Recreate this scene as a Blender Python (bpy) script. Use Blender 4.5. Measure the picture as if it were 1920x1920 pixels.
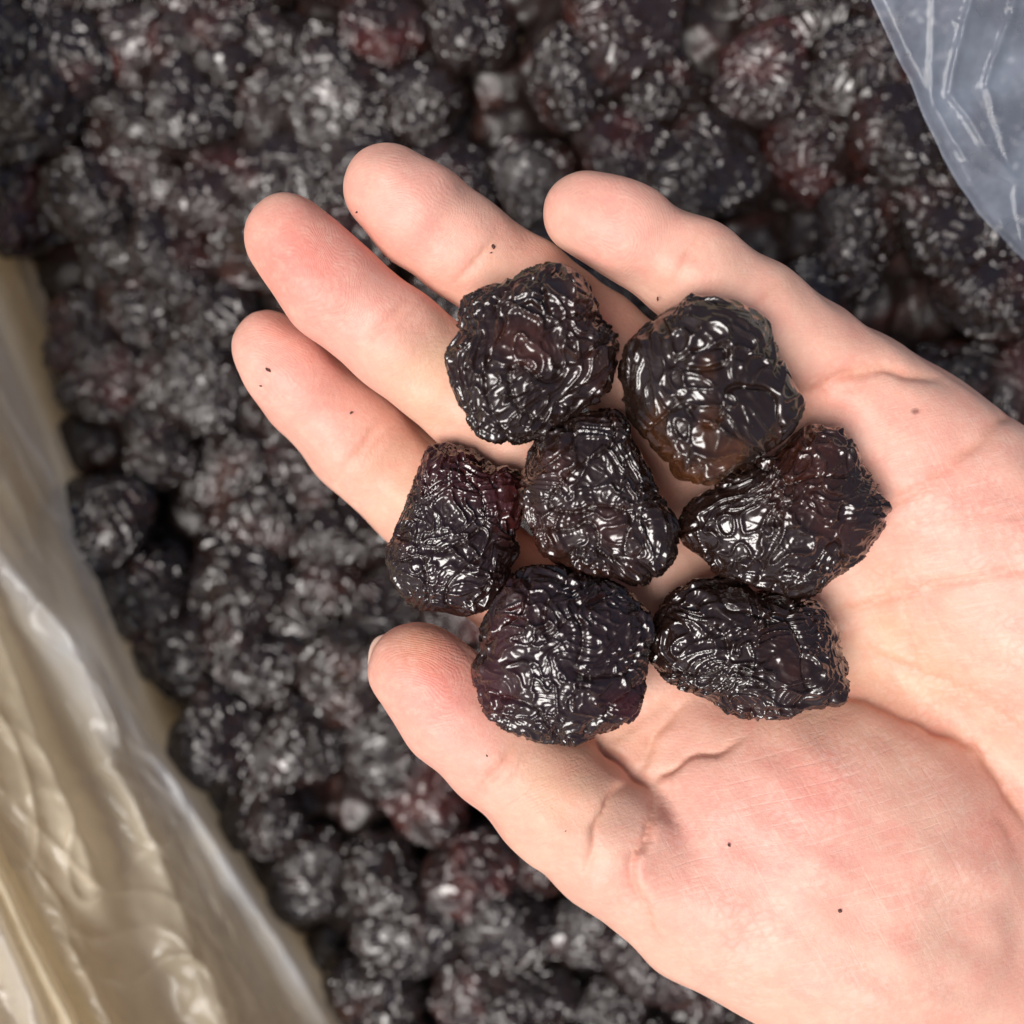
import bpy, bmesh, math, random
import numpy as np
from mathutils import Vector, Matrix
from mathutils.bvhtree import BVHTree

for o in list(bpy.data.objects):
    bpy.data.objects.remove(o, do_unlink=True)
scene = bpy.context.scene
COL = scene.collection
MM = 0.001
S = 0.085                      # millimetres per photo pixel on the plane of the palm (z = 0)
FOV = math.radians(49.5)
H = 960 * S / math.tan(FOV / 2)   # camera height above the palm, mm

# ------------------------------------------------------------------ camera
cam_data = bpy.data.cameras.new('camera')
cam = bpy.data.objects.new('camera', cam_data)
COL.objects.link(cam)
cam.location = (0, 0, H * MM)
cam.rotation_euler = (0, 0, 0)
cam_data.sensor_width = 36
cam_data.angle = FOV
cam_data.clip_start = 0.01
cam_data.clip_end = 50
cam_data.dof.use_dof = True
cam_data.dof.focus_distance = (H - 3) * MM
cam_data.dof.aperture_fstop = 11
scene.camera = cam

# ------------------------------------------------------------------ sky, sun, exposure
SUN_AZ = math.radians(224)     # compass-like: measured clockwise from +Y, the light comes from the lower left
SUN_EL = math.radians(63)
world = bpy.data.worlds.new('World')
scene.world = world
world.use_nodes = True
wn = world.node_tree
bg = wn.nodes['Background']
sky = wn.nodes.new('ShaderNodeTexSky')
sky.sky_type = 'NISHITA'
sky.sun_disc = False
sky.sun_elevation = SUN_EL
sky.sun_rotation = SUN_AZ
sky.air_density = 0.65
sky.dust_density = 5.0
sky.ozone_density = 1.0
wn.links.new(sky.outputs[0], bg.inputs[0])
bg.inputs[1].default_value = 0.075

sd = bpy.data.lights.new('sun', 'SUN')
sun = bpy.data.objects.new('sun', sd)
COL.objects.link(sun)
sd.energy = 2.8
sd.angle = math.radians(34)
sd.color = (1.0, 0.97, 0.935)
ldir = Vector((math.sin(SUN_AZ) * math.cos(SUN_EL), math.cos(SUN_AZ) * math.cos(SUN_EL), math.sin(SUN_EL)))
sun.rotation_euler = ldir.to_track_quat('Z', 'Y').to_euler()
sun.location = ldir * 1.5

scene.render.engine = 'CYCLES'
scene.view_settings.view_transform = 'Standard'
scene.view_settings.look = 'None'
scene.view_settings.gamma = 1.0
scene.view_settings.exposure = 0.32
scene.cycles.use_denoising = True
scene.cycles.max_bounces = 6
scene.cycles.transparent_max_bounces = 8

# ------------------------------------------------------------------ helpers
rng = np.random.default_rng(11)
random.seed(5)

def P(px, py, z=0.0):
    """photo pixel + known height (mm) -> position in mm"""
    k = S * (H - z) / H
    return np.array([(px - 960) * k, -(py - 960) * k, z])

def to_px(V):
    k = H / (S * (H - V[:, 2]))
    return np.stack([960 + V[:, 0] * k, 960 - V[:, 1] * k], 1)

def tag(o, label=None, cat=None, group=None, kind=None):
    if label: o['label'] = label
    if cat: o['category'] = cat
    if group: o['group'] = group
    if kind: o['kind'] = kind
    return o

def mesh_from(name, V, F, smooth=True):
    me = bpy.data.meshes.new(name)
    V = np.asarray(V, dtype=np.float32)
    F = np.asarray(F, dtype=np.int32)
    n = F.shape[1]
    me.vertices.add(len(V)); me.vertices.foreach_set('co', V.ravel())
    me.loops.add(F.size); me.loops.foreach_set('vertex_index', F.ravel())
    me.polygons.add(len(F))
    me.polygons.foreach_set('loop_start', np.arange(0, F.size, n, dtype=np.int32))
    if smooth:
        me.polygons.foreach_set('use_smooth', np.ones(len(F), dtype=bool))
    me.update(calc_edges=True)
    me.validate()
    return me

def add_obj(name, me, mat=None, parent=None, loc=None):
    o = bpy.data.objects.new(name, me)
    COL.objects.link(o)
    if mat is not None and me is not None and not me.materials:
        me.materials.append(mat)
    if parent is not None:
        o.parent = parent
    if loc is not None:
        o.location = loc
    return o

def get_co(me):
    a = np.empty(len(me.vertices) * 3, dtype=np.float32)
    me.vertices.foreach_get('co', a)
    return a.reshape(-1, 3).astype(np.float64)

def get_no(me):
    a = np.empty(len(me.vertices) * 3, dtype=np.float32)
    me.vertices.foreach_get('normal', a)
    return a.reshape(-1, 3).astype(np.float64)

def waves(p, lam, n, seed, spread=0.3):
    """band-limited random field, about unit variance, wavelength lam"""
    r = np.random.default_rng(seed)
    d = r.normal(size=(n, 3)); d /= np.linalg.norm(d, axis=1)[:, None]
    k = 2 * math.pi / lam * (1 + spread * r.uniform(-1, 1, n))
    ph = r.uniform(0, 2 * math.pi, n)
    return np.cos(p @ (d * k[:, None]).T + ph).sum(1) / math.sqrt(n / 2)

def warp(p, lam, amp, seed):
    return p + amp * np.stack([waves(p, lam, 14, seed + i) for i in range(3)], 1)

def attr_float(me, name, a):
    at = me.attributes.new(name, 'FLOAT', 'POINT')
    at.data.foreach_set('value', np.asarray(a, dtype=np.float32))

def attr_color(me, name, a):
    at = me.attributes.new(name, 'FLOAT_COLOR', 'POINT')
    c = np.ones((len(a), 4), dtype=np.float32); c[:, :3] = a
    at.data.foreach_set('color', c.ravel())

class NT:
    def __init__(self, name):
        self.m = bpy.data.materials.new(name); self.m.use_nodes = True
        self.t = self.m.node_tree
        self.bsdf = self.t.nodes['Principled BSDF']
        self.out = self.t.nodes['Material Output']
    def n(self, kind, **kw):
        nd = self.t.nodes.new(kind)
        for k, v in kw.items(): setattr(nd, k, v)
        return nd
    def l(self, a, b): self.t.links.new(a, b)
    def val(self, sock, v): sock.default_value = v
    def math(self, op, a, b=None, c=None, clamp=False):
        nd = self.n('ShaderNodeMath', operation=op, use_clamp=clamp)
        for i, x in enumerate((a, b, c)):
            if x is None: continue
            if isinstance(x, (int, float)): nd.inputs[i].default_value = x
            else: self.l(x, nd.inputs[i])
        return nd.outputs[0]
    def mix(self, fac, a, b, blend='MIX'):
        nd = self.n('ShaderNodeMix', data_type='RGBA', blend_type=blend)
        for s, x in ((nd.inputs[0], fac), (nd.inputs[6], a), (nd.inputs[7], b)):
            if isinstance(x, (int, float)): s.default_value = x
            elif isinstance(x, tuple): s.default_value = (*x, 1)
            else: self.l(x, s)
        return nd.outputs[2]
    def noise(self, vec, scale, detail=3, rough=0.55, dist=0.0):
        nd = self.n('ShaderNodeTexNoise')
        if vec is not None: self.l(vec, nd.inputs['Vector'])
        nd.inputs['Scale'].default_value = scale; nd.inputs['Detail'].default_value = detail
        nd.inputs['Roughness'].default_value = rough; nd.inputs['Distortion'].default_value = dist
        return nd.outputs[0]
    def ramp(self, fac, a, b, lo=0.0, hi=1.0):
        nd = self.n('ShaderNodeMapRange', interpolation_type='SMOOTHSTEP')
        self.l(fac, nd.inputs[0]); nd.inputs[1].default_value = a; nd.inputs[2].default_value = b
        nd.inputs[3].default_value = lo; nd.inputs[4].default_value = hi
        return nd.outputs[0]
    def mapping(self, vec, rot=(0, 0, 0), scale=(1, 1, 1)):
        nd = self.n('ShaderNodeMapping'); self.l(vec, nd.inputs[0])
        nd.inputs[2].default_value = rot; nd.inputs[3].default_value = scale
        return nd.outputs[0]
    def obj(self):
        return self.n('ShaderNodeTexCoord').outputs['Object']
    def bump(self, h, dist, strength=1.0, normal=None):
        nd = self.n('ShaderNodeBump'); nd.inputs['Strength'].default_value = strength
        nd.inputs['Distance'].default_value = dist
        self.l(h, nd.inputs['Height'])
        if normal is not None: self.l(normal, nd.inputs['Normal'])
        return nd.outputs[0]

# ------------------------------------------------------------------ materials
def prune_material(name, dark, red, rough, redlo, redhi, bump_d, redrnd=0.0):
    m = NT(name); b = m.bsdf
    co = m.obj()
    rnd = m.n('ShaderNodeObjectInfo').outputs['Random']
    off = m.n('ShaderNodeCombineXYZ'); m.l(m.math('MULTIPLY', rnd, 7.3), off.inputs[0]); m.l(m.math('MULTIPLY', rnd, 3.1), off.inputs[1])
    va = m.n('ShaderNodeVectorMath', operation='ADD'); m.l(co, va.inputs[0]); m.l(off.outputs[0], va.inputs[1])
    v = va.outputs[0]
    big = m.noise(v, 70, 2)
    big = m.math('ADD', big, m.math('MULTIPLY', m.math('SUBTRACT', rnd, 0.6), redrnd))
    col = m.mix(m.ramp(big, redlo, redhi), dark, red)
    if 'amber' in name:
        am = m.n('ShaderNodeAttribute', attribute_name='amber').outputs['Fac']
        col = m.mix(am, dark, red)
    dust = m.ramp(m.noise(v, 260, 4, 0.65), 0.52, 0.75)
    col = m.mix(m.math('MULTIPLY', dust, 0.10), col, (0.05, 0.036, 0.034))
    m.l(col, b.inputs['Base Color'])
    r = m.ramp(m.noise(v, 330, 3), 0.4, 0.75, rough - 0.04, rough + 0.10)
    m.l(r, b.inputs['Roughness'])
    b.inputs['Specular IOR Level'].default_value = 0.62
    b.inputs['Coat Weight'].default_value = 0.5
    b.inputs['Coat Roughness'].default_value = 0.12
    def ridge(scale, dist, w):
        n_ = m.noise(v, scale, 1.5, 0.5, dist)
        d_ = m.math('ABSOLUTE', m.math('SUBTRACT', n_, 0.5))
        return m.ramp(d_, 0.0, w, 1.0, 0.0)
    hgt = m.math('ADD', ridge(420, 0.6, 0.16), m.math('MULTIPLY', ridge(800, 0.5, 0.2), 0.3))
    n1 = m.bump(hgt, bump_d, 0.12)
    fine = m.noise(v, 1700, 3, 0.6, 0.4)
    m.l(m.bump(fine, bump_d * 0.2, 0.15, n1), b.inputs['Normal'])
    return m.m

M_PRUNE = prune_material('prune_skin', (0.017, 0.0082, 0.0062), (0.040, 0.012, 0.007), 0.14, 0.48, 0.72, 0.00022)
M_AMBER = prune_material('prune_skin_amber', (0.017, 0.0085, 0.0060), (0.070, 0.024, 0.008), 0.14, 0.46, 0.66, 0.00016)
M_WINE = prune_material('prune_skin_wine', (0.017, 0.0075, 0.0068), (0.042, 0.009, 0.009), 0.15, 0.45, 0.7, 0.00022)
M_HEAP_RED = prune_material('heap_prune_skin_red', (0.020, 0.0105, 0.009), (0.060, 0.014, 0.011), 0.17, 0.45, 0.70, 0.0003)
M_HEAP = prune_material('heap_prune_skin', (0.015, 0.0085, 0.0070), (0.042, 0.012, 0.008), 0.14, 0.52, 0.76, 0.0003)

def skin_material():
    m = NT('skin'); b = m.bsdf
    co = m.obj()
    base = m.n('ShaderNodeAttribute', attribute_name='tint').outputs['Color']
    ph = m.n('ShaderNodeAttribute', attribute_name='ridge_phase').outputs['Fac']
    rg = m.n('ShaderNodeAttribute', attribute_name='ridge_weight').outputs['Fac']
    thw = m.n('ShaderNodeAttribute', attribute_name='thenar_weight').outputs['Fac']
    # mottling
    broad = m.ramp(m.noise(co, 62, 4, 0.6), 0.40, 0.66)
    c0_ = m.mix(m.math('MULTIPLY', broad, 0.26), base, (0.76, 0.30, 0.24))
    mot = m.ramp(m.noise(co, 210, 5, 0.7), 0.42, 0.66)
    c = m.mix(m.math('MULTIPLY', mot, m.math('ADD', m.math('MULTIPLY', thw, 0.14), 0.20)), c0_, (0.72, 0.25, 0.21))
    blot = m.ramp(m.noise(co, 560, 4, 0.65), 0.45, 0.68)
    c = m.mix(m.math('MULTIPLY', blot, 0.22), c, (0.83, 0.55, 0.42))
    # fine straight skin lines, two families
    def lines(rotz, sc, lo, hi):
        v = m.mapping(m.mapping(co, (0, 0, math.radians(rotz))), (0, 0, 0), (sc * 0.05, sc, sc * 0.3))
        return m.ramp(m.noise(v, 1.0, 2, 0.5, 0.35), lo, hi)
    l1 = lines(-14, 1500, 0.52, 0.72)
    l2 = lines(62, 1250, 0.53, 0.74)
    l3 = lines(-52, 1400, 0.55, 0.75)
    ln = m.math('ADD', m.math('MULTIPLY', l1, 0.9), m.math('ADD', m.math('MULTIPLY', l2, 0.7), m.math('MULTIPLY', l3, 0.35)))
    lnw = m.math('MULTIPLY', ln, m.math('ADD', m.math('MULTIPLY', thw, 0.85), 0.15))
    c = m.mix(m.math('MULTIPLY', lnw, 0.16, clamp=True), c, (0.90, 0.68, 0.58))
    vo = m.n('ShaderNodeTexVoronoi', feature='DISTANCE_TO_EDGE'); m.l(m.mapping(m.mapping(co, (0, 0, math.radians(-30))), (0, 0, 0), (0.8, 1.15, 1)), vo.inputs['Vector']); vo.inputs['Scale'].default_value = 620
    cell = m.ramp(vo.outputs['Distance'], 0.02, 0.32)
    patch = m.ramp(m.noise(co, 95, 3), 0.42, 0.62)
    c = m.mix(m.math('MULTIPLY', m.math('MULTIPLY', cell, patch), m.math('ADD', m.math('MULTIPLY', thw, 0.13), 0.07)), c, (0.92, 0.70, 0.60))
    m.l(c, b.inputs['Base Color'])
    # friction ridges
    wob = m.noise(co, 260, 2)
    s = m.math('SINE', m.math('ADD', m.math('MULTIPLY', ph, 2 * math.pi / 0.56), m.math('MULTIPLY', wob, 12.0)))
    s = m.math('MULTIPLY', s, rg)
    n1 = m.bump(s, 0.000021, 0.4)
    pores = m.noise(co, 1500, 3, 0.6)
    n2 = m.bump(pores, 0.00016, 0.65, n1)
    n3 = m.bump(m.math('MULTIPLY', lnw, -1.0), 0.00008, 0.38, n2)
    m.l(n3, b.inputs['Normal'])
    b.inputs['Roughness'].default_value = 0.5
    b.inputs['Specular IOR Level'].default_value = 0.42
    b.inputs['Subsurface Weight'].default_value = 0.27
    b.inputs['Subsurface Radius'].default_value = (1.0, 0.35, 0.18)
    b.inputs['Subsurface Scale'].default_value = 0.0016
    return m.m
M_SKIN = skin_material()

def plain(name, col, rough, spec=0.5):
    m = NT(name)
    co = m.obj()
    c = m.mix(m.ramp(m.noise(co, 400, 3), 0.3, 0.7), col, tuple(x * 0.82 for x in col))
    m.l(c, m.bsdf.inputs['Base Color'])
    m.bsdf.inputs['Roughness'].default_value = rough
    m.bsdf.inputs['Specular IOR Level'].default_value = spec
    return m
M_NAIL = plain('nail', (0.74, 0.52, 0.42), 0.3).m
M_CRUMB = plain('crumb', (0.085, 0.03, 0.022), 0.6).m

def cardboard():
    m = NT('cardboard'); co = m.obj()
    v = m.mapping(co, (0, 0, math.radians(22)), (1, 0.1, 1))
    f = m.math('ADD', m.math('MULTIPLY', m.noise(v, 350, 3), 0.6), m.math('MULTIPLY', m.noise(co, 900, 4), 0.4))
    m.l(m.mix(m.ramp(f, 0.3, 0.7), (0.46, 0.33, 0.18), (0.56, 0.42, 0.25)), m.bsdf.inputs['Base Color'])
    m.bsdf.inputs['Roughness'].default_value = 0.85
    return m.m
M_CARD = cardboard()

def film(name, tint, see, rough, scale, milk_sheen=None):
    """polythene film: partly clear, partly milky and light-passing, glossy on top"""
    m = NT(name); co = m.obj(); b = m.bsdf
    cloud = m.ramp(m.noise(co, scale, 4, 0.6), 0.3, 0.7)
    tcol = m.mix(cloud, tint, tuple(min(1, x * 1.16) for x in tint))
    if milk_sheen:
        mk = m.n('ShaderNodeAttribute', attribute_name='milk_sheen').outputs['Fac']
        tcol = m.mix(m.math('MULTIPLY', mk, m.ramp(m.noise(co, 55, 4, 0.6), 0.2, 0.6, 0.5, 1.0)), tcol, milk_sheen)  # bluish-white sheen of the fold crests mixed into the film colour
    m.l(tcol, b.inputs['Base Color'])
    b.inputs['Roughness'].default_value = rough
    b.inputs['Specular IOR Level'].default_value = 0.75
    n = m.bump(m.noise(co, 220, 4, 0.6), 0.0004, 0.25)
    m.l(n, b.inputs['Normal'])
    tr = m.n('ShaderNodeBsdfTranslucent'); m.l(tcol, tr.inputs[0])
    m1 = m.n('ShaderNodeMixShader'); m1.inputs[0].default_value = 0.5
    m.l(b.outputs[0], m1.inputs[1]); m.l(tr.outputs[0], m1.inputs[2])
    tp = m.n('ShaderNodeBsdfTransparent')
    m2 = m.n('ShaderNodeMixShader')
    m.l(m.ramp(cloud, 0.0, 1.0, see + 0.1, see - 0.1), m2.inputs[0])
    m.l(m1.outputs[0], m2.inputs[1]); m.l(tp.outputs[0], m2.inputs[2])
    m.l(m2.outputs[0], m.out.inputs[0])
    return m.m
M_FILM = film('milky_film', (0.80, 0.72, 0.55), 0.25, 0.18, 30, (0.88, 0.91, 0.94))
M_FLAP = film('clear_film', (0.42, 0.49, 0.62), 0.52, 0.07, 60)  # blue of the reflected sky is put into this tint

# ------------------------------------------------------------------ box and liner
def heap_z(x, y):
    """height of the top of the heap, mm: it climbs towards the upper right"""
    t = (0.75 * x + 0.5 * y) / 130.0
    return -104 + 34 * np.clip(t, -0.2, 1.1) + 5 * np.sin(x * 0.045 + 1.0) * np.cos(y * 0.05)

# left edge of the heap in photo pixels
EDGE = np.array([(-60, -60), (-75, 180), (-50, 420), (25, 600), (110, 800), (170, 960), (235, 1150), (300, 1330),
                 (400, 1500), (470, 1640), (560, 1790), (640, 1960), (760, 2200)], float)
def edge_px(u):
    t = np.linspace(0, 1, len(EDGE))
    return np.stack([np.interp(u, t, EDGE[:, 0]), np.interp(u, t, EDGE[:, 1])], 1)

nu, nv = 320, 260
uu = np.linspace(0, 1, nu)
e0 = edge_px(uu)
k9 = np.ones(25) / 25
e0 = np.stack([np.convolve(np.pad(e0[:, i], 12, 'edge'), k9, 'valid') for i in range(2)], 1)
OFF = np.linspace(-70, 900, nv)               # distance out from the heap edge, photo pixels
offdir = np.array([-0.93, 0.30])
PXW = e0[:, None, :] + offdir * OFF[None, :, None]
Yp = e0[:, 1][:, None] + 0 * OFF[None, :]
Op = OFF[None, :] + 0 * Yp
base = np.interp(OFF, [-70, 0, 60, 200, 400, 600, 900], [-142, -126, -112, -95, -78, -66, -58])
base = np.convolve(np.pad(base, 12, 'edge'), k9, 'valid')
Z = base[None, :] + 0 * Yp
qn = np.stack([Yp * 0.16, Op, 0 * Op], 2).reshape(-1, 3)
wob = (waves(qn, 260, 12, 41) * 42).reshape(nu, nv)
MILK_SHEEN = np.zeros((nu, nv))  # fold crests: clouded film and sky highlight, both painted as colour
def ridge_at(y0, o0, y1, o1, amp, wl, wr, ya=-400, yb=2600, mk=0.0):
    """fold running along the wall: crest at o0..o1, gentle on the outer side, steep on the inner"""
    global Z, MILK_SHEEN
    o = o0 + (o1 - o0) * (Yp - y0) / (y1 - y0) + wob
    d = Op - o
    g = np.where(d > 0, np.exp(-(d / wl) ** 2), np.exp(-np.abs(d / wr) ** 1.6))
    f = np.clip((Yp - ya) / 160, 0, 1) * np.clip((yb - Yp) / 160, 0, 1)
    Z = Z + amp * g * f
    MILK_SHEEN = np.maximum(MILK_SHEEN, mk * f * np.exp(-((d - 0.1 * wl) / (0.75 * wl)) ** 2))
ridge_at(600, 62, 1250, 48, 13, 70, 26, -300, 1420, 0.8)
ridge_at(900, 190, 1650, 55, 15, 85, 34, 300, 2000, 0.95)
ridge_at(900, 120, 1650, 10, 7, 60, 20, 1300, 2400)
ridge_at(1100, 262, 1920, 330, 11, 90, 22)
ridge_at(1100, 175, 1920, 190, 5, 60, 20, 1250, 2600)
ridge_at(1300, 385, 1920, 500, 13, 80, 24)
ridge_at(1300, 470, 1920, 640, 9, 60, 30, mk=0.5)
ridge_at(300, 70, 900, 330, 8, 60, 30, mk=0.6)
Z += (1.6 * waves(qn, 150, 16, 43) + 0.5 * waves(qn * [1.3, 1, 1], 70, 16, 44) + 0.08 * waves(qn * [4, 1, 1], 30, 16, 45)).reshape(nu, nv)
qc = np.stack([Yp, Op, 0 * Op], 2).reshape(-1, 3)
for lam_, amp_, sd_ in ((190, 1.5, 51), (110, 0.7, 52), (60, 0.22, 53)):
    fc = waves(warp(qc * [0.6, 1, 1], lam_ * 2, lam_ * 0.25, sd_), lam_, 16, sd_ + 7)
    Z += (amp_ * np.exp(-np.abs(fc) / 0.35)).reshape(nu, nv)
PXW = PXW + (waves(qn, 240, 12, 46).reshape(nu, nv) * 9)[..., None] * offdir
kk = S * (H - Z) / H
W = np.stack([(PXW[..., 0] - 960) * kk, -(PXW[..., 1] - 960) * kk, Z], 2)
B = W[:, 10]
idx = np.arange(nu * nv).reshape(nu, nv)
Fq = np.stack([idx[:-1, :-1], idx[1:, :-1], idx[1:, 1:], idx[:-1, 1:]], -1).reshape(-1, 4)
bag = bpy.data.objects.new('plastic_bag', None)
COL.objects.link(bag); bag.empty_display_size = 0.02
bag.location = Vector(B[nu // 2] * MM)
tag(bag, 'crumpled clear plastic bag lining the box around the heap of prunes', 'plastic bag')
me = mesh_from('bag_wall', W.reshape(-1, 3) * MM - np.array(bag.location), Fq)
attr_float(me, 'milk_sheen', np.clip(MILK_SHEEN.ravel(), 0, 1))
o = add_obj('bag_wall', me, M_FILM, bag); o['label'] = 'milky yellowish folded side of the bag'
WALL = W

def fold(q, lam, slant, stretch, seed):
    a = q.copy(); a[:, 1] += slant * a[:, 0]; a[:, 0] *= stretch
    a = warp(a, lam * 2.2, lam * 0.18, seed + 50)
    f = waves(a, lam, 18, seed)
    return np.exp(-(f / 0.42) ** 2)

# flap of clear film lying over the right-hand side
FE = np.array([(1560, -190), (1635, 0), (1665, 70), (1702, 145), (1735, 225), (1768, 295), (1800, 350), (1835, 400), (1880, 448), (1925, 492), (2060, 640)], float)
nu2, nv2 = 330, 240
def resample(poly, n):
    d = np.r_[0, np.cumsum(np.linalg.norm(np.diff(poly, axis=0), axis=1))]
    t = np.linspace(0, d[-1], n)
    return np.stack([np.interp(t, d, poly[:, i]) for i in range(poly.shape[1])], 1)
fe = resample(FE, nu2)
fe = fe + np.stack([waves(np.c_[fe, fe[:, :1]], 90, 10, 81), waves(np.c_[fe, fe[:, :1]], 70, 10, 82)], 1) * 0.7
vf = np.linspace(0, 1, nv2)
PX = fe[:, None, :] + np.array([430.0, -60.0])[None, None, :] * vf[None, :, None]
CRE = [([(1752, -150), (1752, 0), (1748, 150), (1752, 198)], 2.6), ([(1752, 198), (1790, 262), (1815, 305), (1850, 330), (1890, 346)], 2.2),
       ([(1840, -150), (1822, 0), (1797, 90), (1780, 172)], 3.2), ([(1780, 172), (1812, 215), (1850, 275), (1893, 325), (1910, 338)], 2.8),
       ([(1960, -150), (1905, 0), (1866, 115), (1849, 160)], 2.6), ([(1849, 160), (1866, 215), (1880, 255), (1893, 325)], 2.2),
       ([(1905, 340), (1910, 400), (1925, 470), (1960, 560)], 2.0), ([(1860, 430), (1900, 412), (1960, 420)], 1.2), ([(1720, 60), (1735, 150), (1752, 198)], 0.8)]
def seg_dist(Q, poly):
    best = np.full(len(Q), 1e9)
    for a, b in zip(poly[:-1], poly[1:]):
        a = np.array(a, float); b = np.array(b, float); ab = b - a
        t = np.clip(((Q - a) @ ab) / (ab @ ab), 0, 1)
        best = np.minimum(best, np.linalg.norm(Q - (a + t[:, None] * ab), axis=1))
    return best
Qf = PX.reshape(-1, 2)
qw = np.c_[Qf, np.zeros(len(Qf))]
jit = np.stack([waves(qw, 60, 12, 71), waves(qw, 60, 12, 72)], 1) * 1.0
hf = np.zeros(len(Qf))
for poly, amp in CRE:
    d = seg_dist(Qf + jit, poly) * S
    hf = np.maximum(hf, 0.17 * amp * np.clip(1 - d / 5.0, 0, 1) + 0.10 * amp * np.exp(-(d / 0.7) ** 2))
hf += 0.25 * waves(qw * [1, .3, 1], 260, 14, 75) + 0.03 * fold(qw, 60, 0.2, 0.4, 77)
vq = vf[None, :].repeat(nu2, 0).ravel()
zf = -25 + hf + 2.0 * vq + (500 - Qf[:, 1]) * S * 0.27 - 1.5 * np.exp(-(vq / 0.03) ** 2)
FV = np.stack([P(x, y, z) for (x, y), z in zip(Qf, zf)])
idx = np.arange(nu2 * nv2).reshape(nu2, nv2)
Ff = np.stack([idx[:-1, :-1], idx[1:, :-1], idx[1:, 1:], idx[:-1, 1:]], -1).reshape(-1, 4)
me = mesh_from('bag_flap', FV * MM - np.array(bag.location), Ff)
o = add_obj('bag_flap', me, M_FLAP, bag); o['label'] = 'clear bluish creased flap of the bag'

# ground under the box
def ground_mat():
    m = NT('ground'); co = m.obj()
    f = m.noise(co, 6, 5, 0.6)
    m.l(m.mix(m.ramp(f, 0.3, 0.7), (0.30, 0.25, 0.19), (0.38, 0.33, 0.26)), m.bsdf.inputs['Base Color'])
    m.bsdf.inputs['Roughness'].default_value = 0.9
    return m.m
g_ = 4.0
me = mesh_from('ground', [(-g_, -g_, -0.2), (g_, -g_, -0.2), (g_, g_, -0.2), (-g_, g_, -0.2)], [(0, 1, 2, 3)], smooth=False)
o = add_obj('ground', me, ground_mat()); o['kind'] = 'structure'

# cardboard box behind the film
box = bpy.data.objects.new('cardboard_box', None); COL.objects.link(box)
box.location = (0, 0, -0.2)
tag(box, 'plain brown cardboard box holding the plastic bag of prunes', 'box')
def resample(poly, n):
    d = np.r_[0, np.cumsum(np.linalg.norm(np.diff(poly, axis=0), axis=1))]
    t = np.linspace(0, d[-1], n)
    return np.stack([np.interp(t, d, poly[:, i]) for i in range(poly.shape[1])], 1)
def slab(name, corners_xy, z0, z1, th_dir, th):
    a, b2 = [np.array(c, float) for c in corners_xy]
    d = np.array(th_dir, float) * th
    pts = [(*a, z0), (*b2, z0), (*b2, z1), (*a, z1)]
    pts += [(p[0] + d[0], p[1] + d[1], p[2]) for p in pts]
    F = [(0, 1, 2, 3), (7, 6, 5, 4), (0, 4, 5, 1), (1, 5, 6, 2), (2, 6, 7, 3), (3, 7, 4, 0)]
    me = mesh_from(name, np.array(pts) * MM - np.array(box.location), F, smooth=False)
    return add_obj(name, me, M_CARD, box)
ax = np.array([0.375, -0.927]); ay = np.array([0.927, 0.375])   # along the left wall, across the box
c0 = np.array([-150.0, -20.0]) - ay * 6
def bp(a, b): return c0 + ax * a + ay * b
L0, L1, Wd = -210, 230, 345
slab('side_panel', (bp(L0, 0), bp(L1, 0)), -195, -122, -ay, 4)
slab('side_panel', (bp(L0, Wd), bp(L1, Wd)), -195, -122, ay, 4)
slab('end_panel', (bp(L0, 0), bp(L0, Wd)), -195, -122, -ax, 4)
slab('end_panel', (bp(L1, 0), bp(L1, Wd)), -195, -122, ax, 4)
# side flap of the box folded outwards behind the film
nf = 60
ef = resample(e0, nf)
rows = []
for off_, z_ in ((-45, -140), (60, -122), (200, -104), (420, -88), (900, -70)):
    rows.append(np.array([P(x + offdir[0] * off_, y + offdir[1] * off_, z_) for x, y in ef]))
top = np.stack(rows, 1)
both = np.concatenate([top.reshape(-1, 3), (top - np.array([-1.2, 0, 3.0])).reshape(-1, 3)])
gi = np.arange(nf * 5).reshape(nf, 5)
Fa = np.stack([gi[:-1, :-1], gi[1:, :-1], gi[1:, 1:], gi[:-1, 1:]], -1).reshape(-1, 4)
Fb = Fa[:, ::-1] + nf * 5
rim = np.r_[gi[:, 0], gi[-1, 1:], gi[-2::-1, -1], gi[0, -2:0:-1]]
Fe = np.stack([rim, np.roll(rim, -1), np.roll(rim, -1) + nf * 5, rim + nf * 5], 1)
me = mesh_from('side_flap', both * MM - np.array(box.location), np.concatenate([Fa, Fb, Fe]), smooth=False)
add_obj('side_flap', me, M_CARD, box)
bpts = [bp(L0, 0), bp(L1, 0), bp(L1, Wd), bp(L0, Wd)]
pts = [(*p, -199.5) for p in bpts] + [(*p, -195.5) for p in bpts]
me = mesh_from('base_panel', np.array(pts) * MM - np.array(box.location), [(0, 1, 2, 3), (7, 6, 5, 4), (0, 4, 5, 1), (1, 5, 6, 2), (2, 6, 7, 3), (3, 7, 4, 0)], smooth=False)
add_obj('base_panel', me, M_CARD, box)

# ------------------------------------------------------------------ the hand
def smin(a, b, k):
    h = np.clip(0.5 + 0.5 * (b - a) / k, 0, 1)
    return b + (a - b) * h - k * h * (1 - h)

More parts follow.
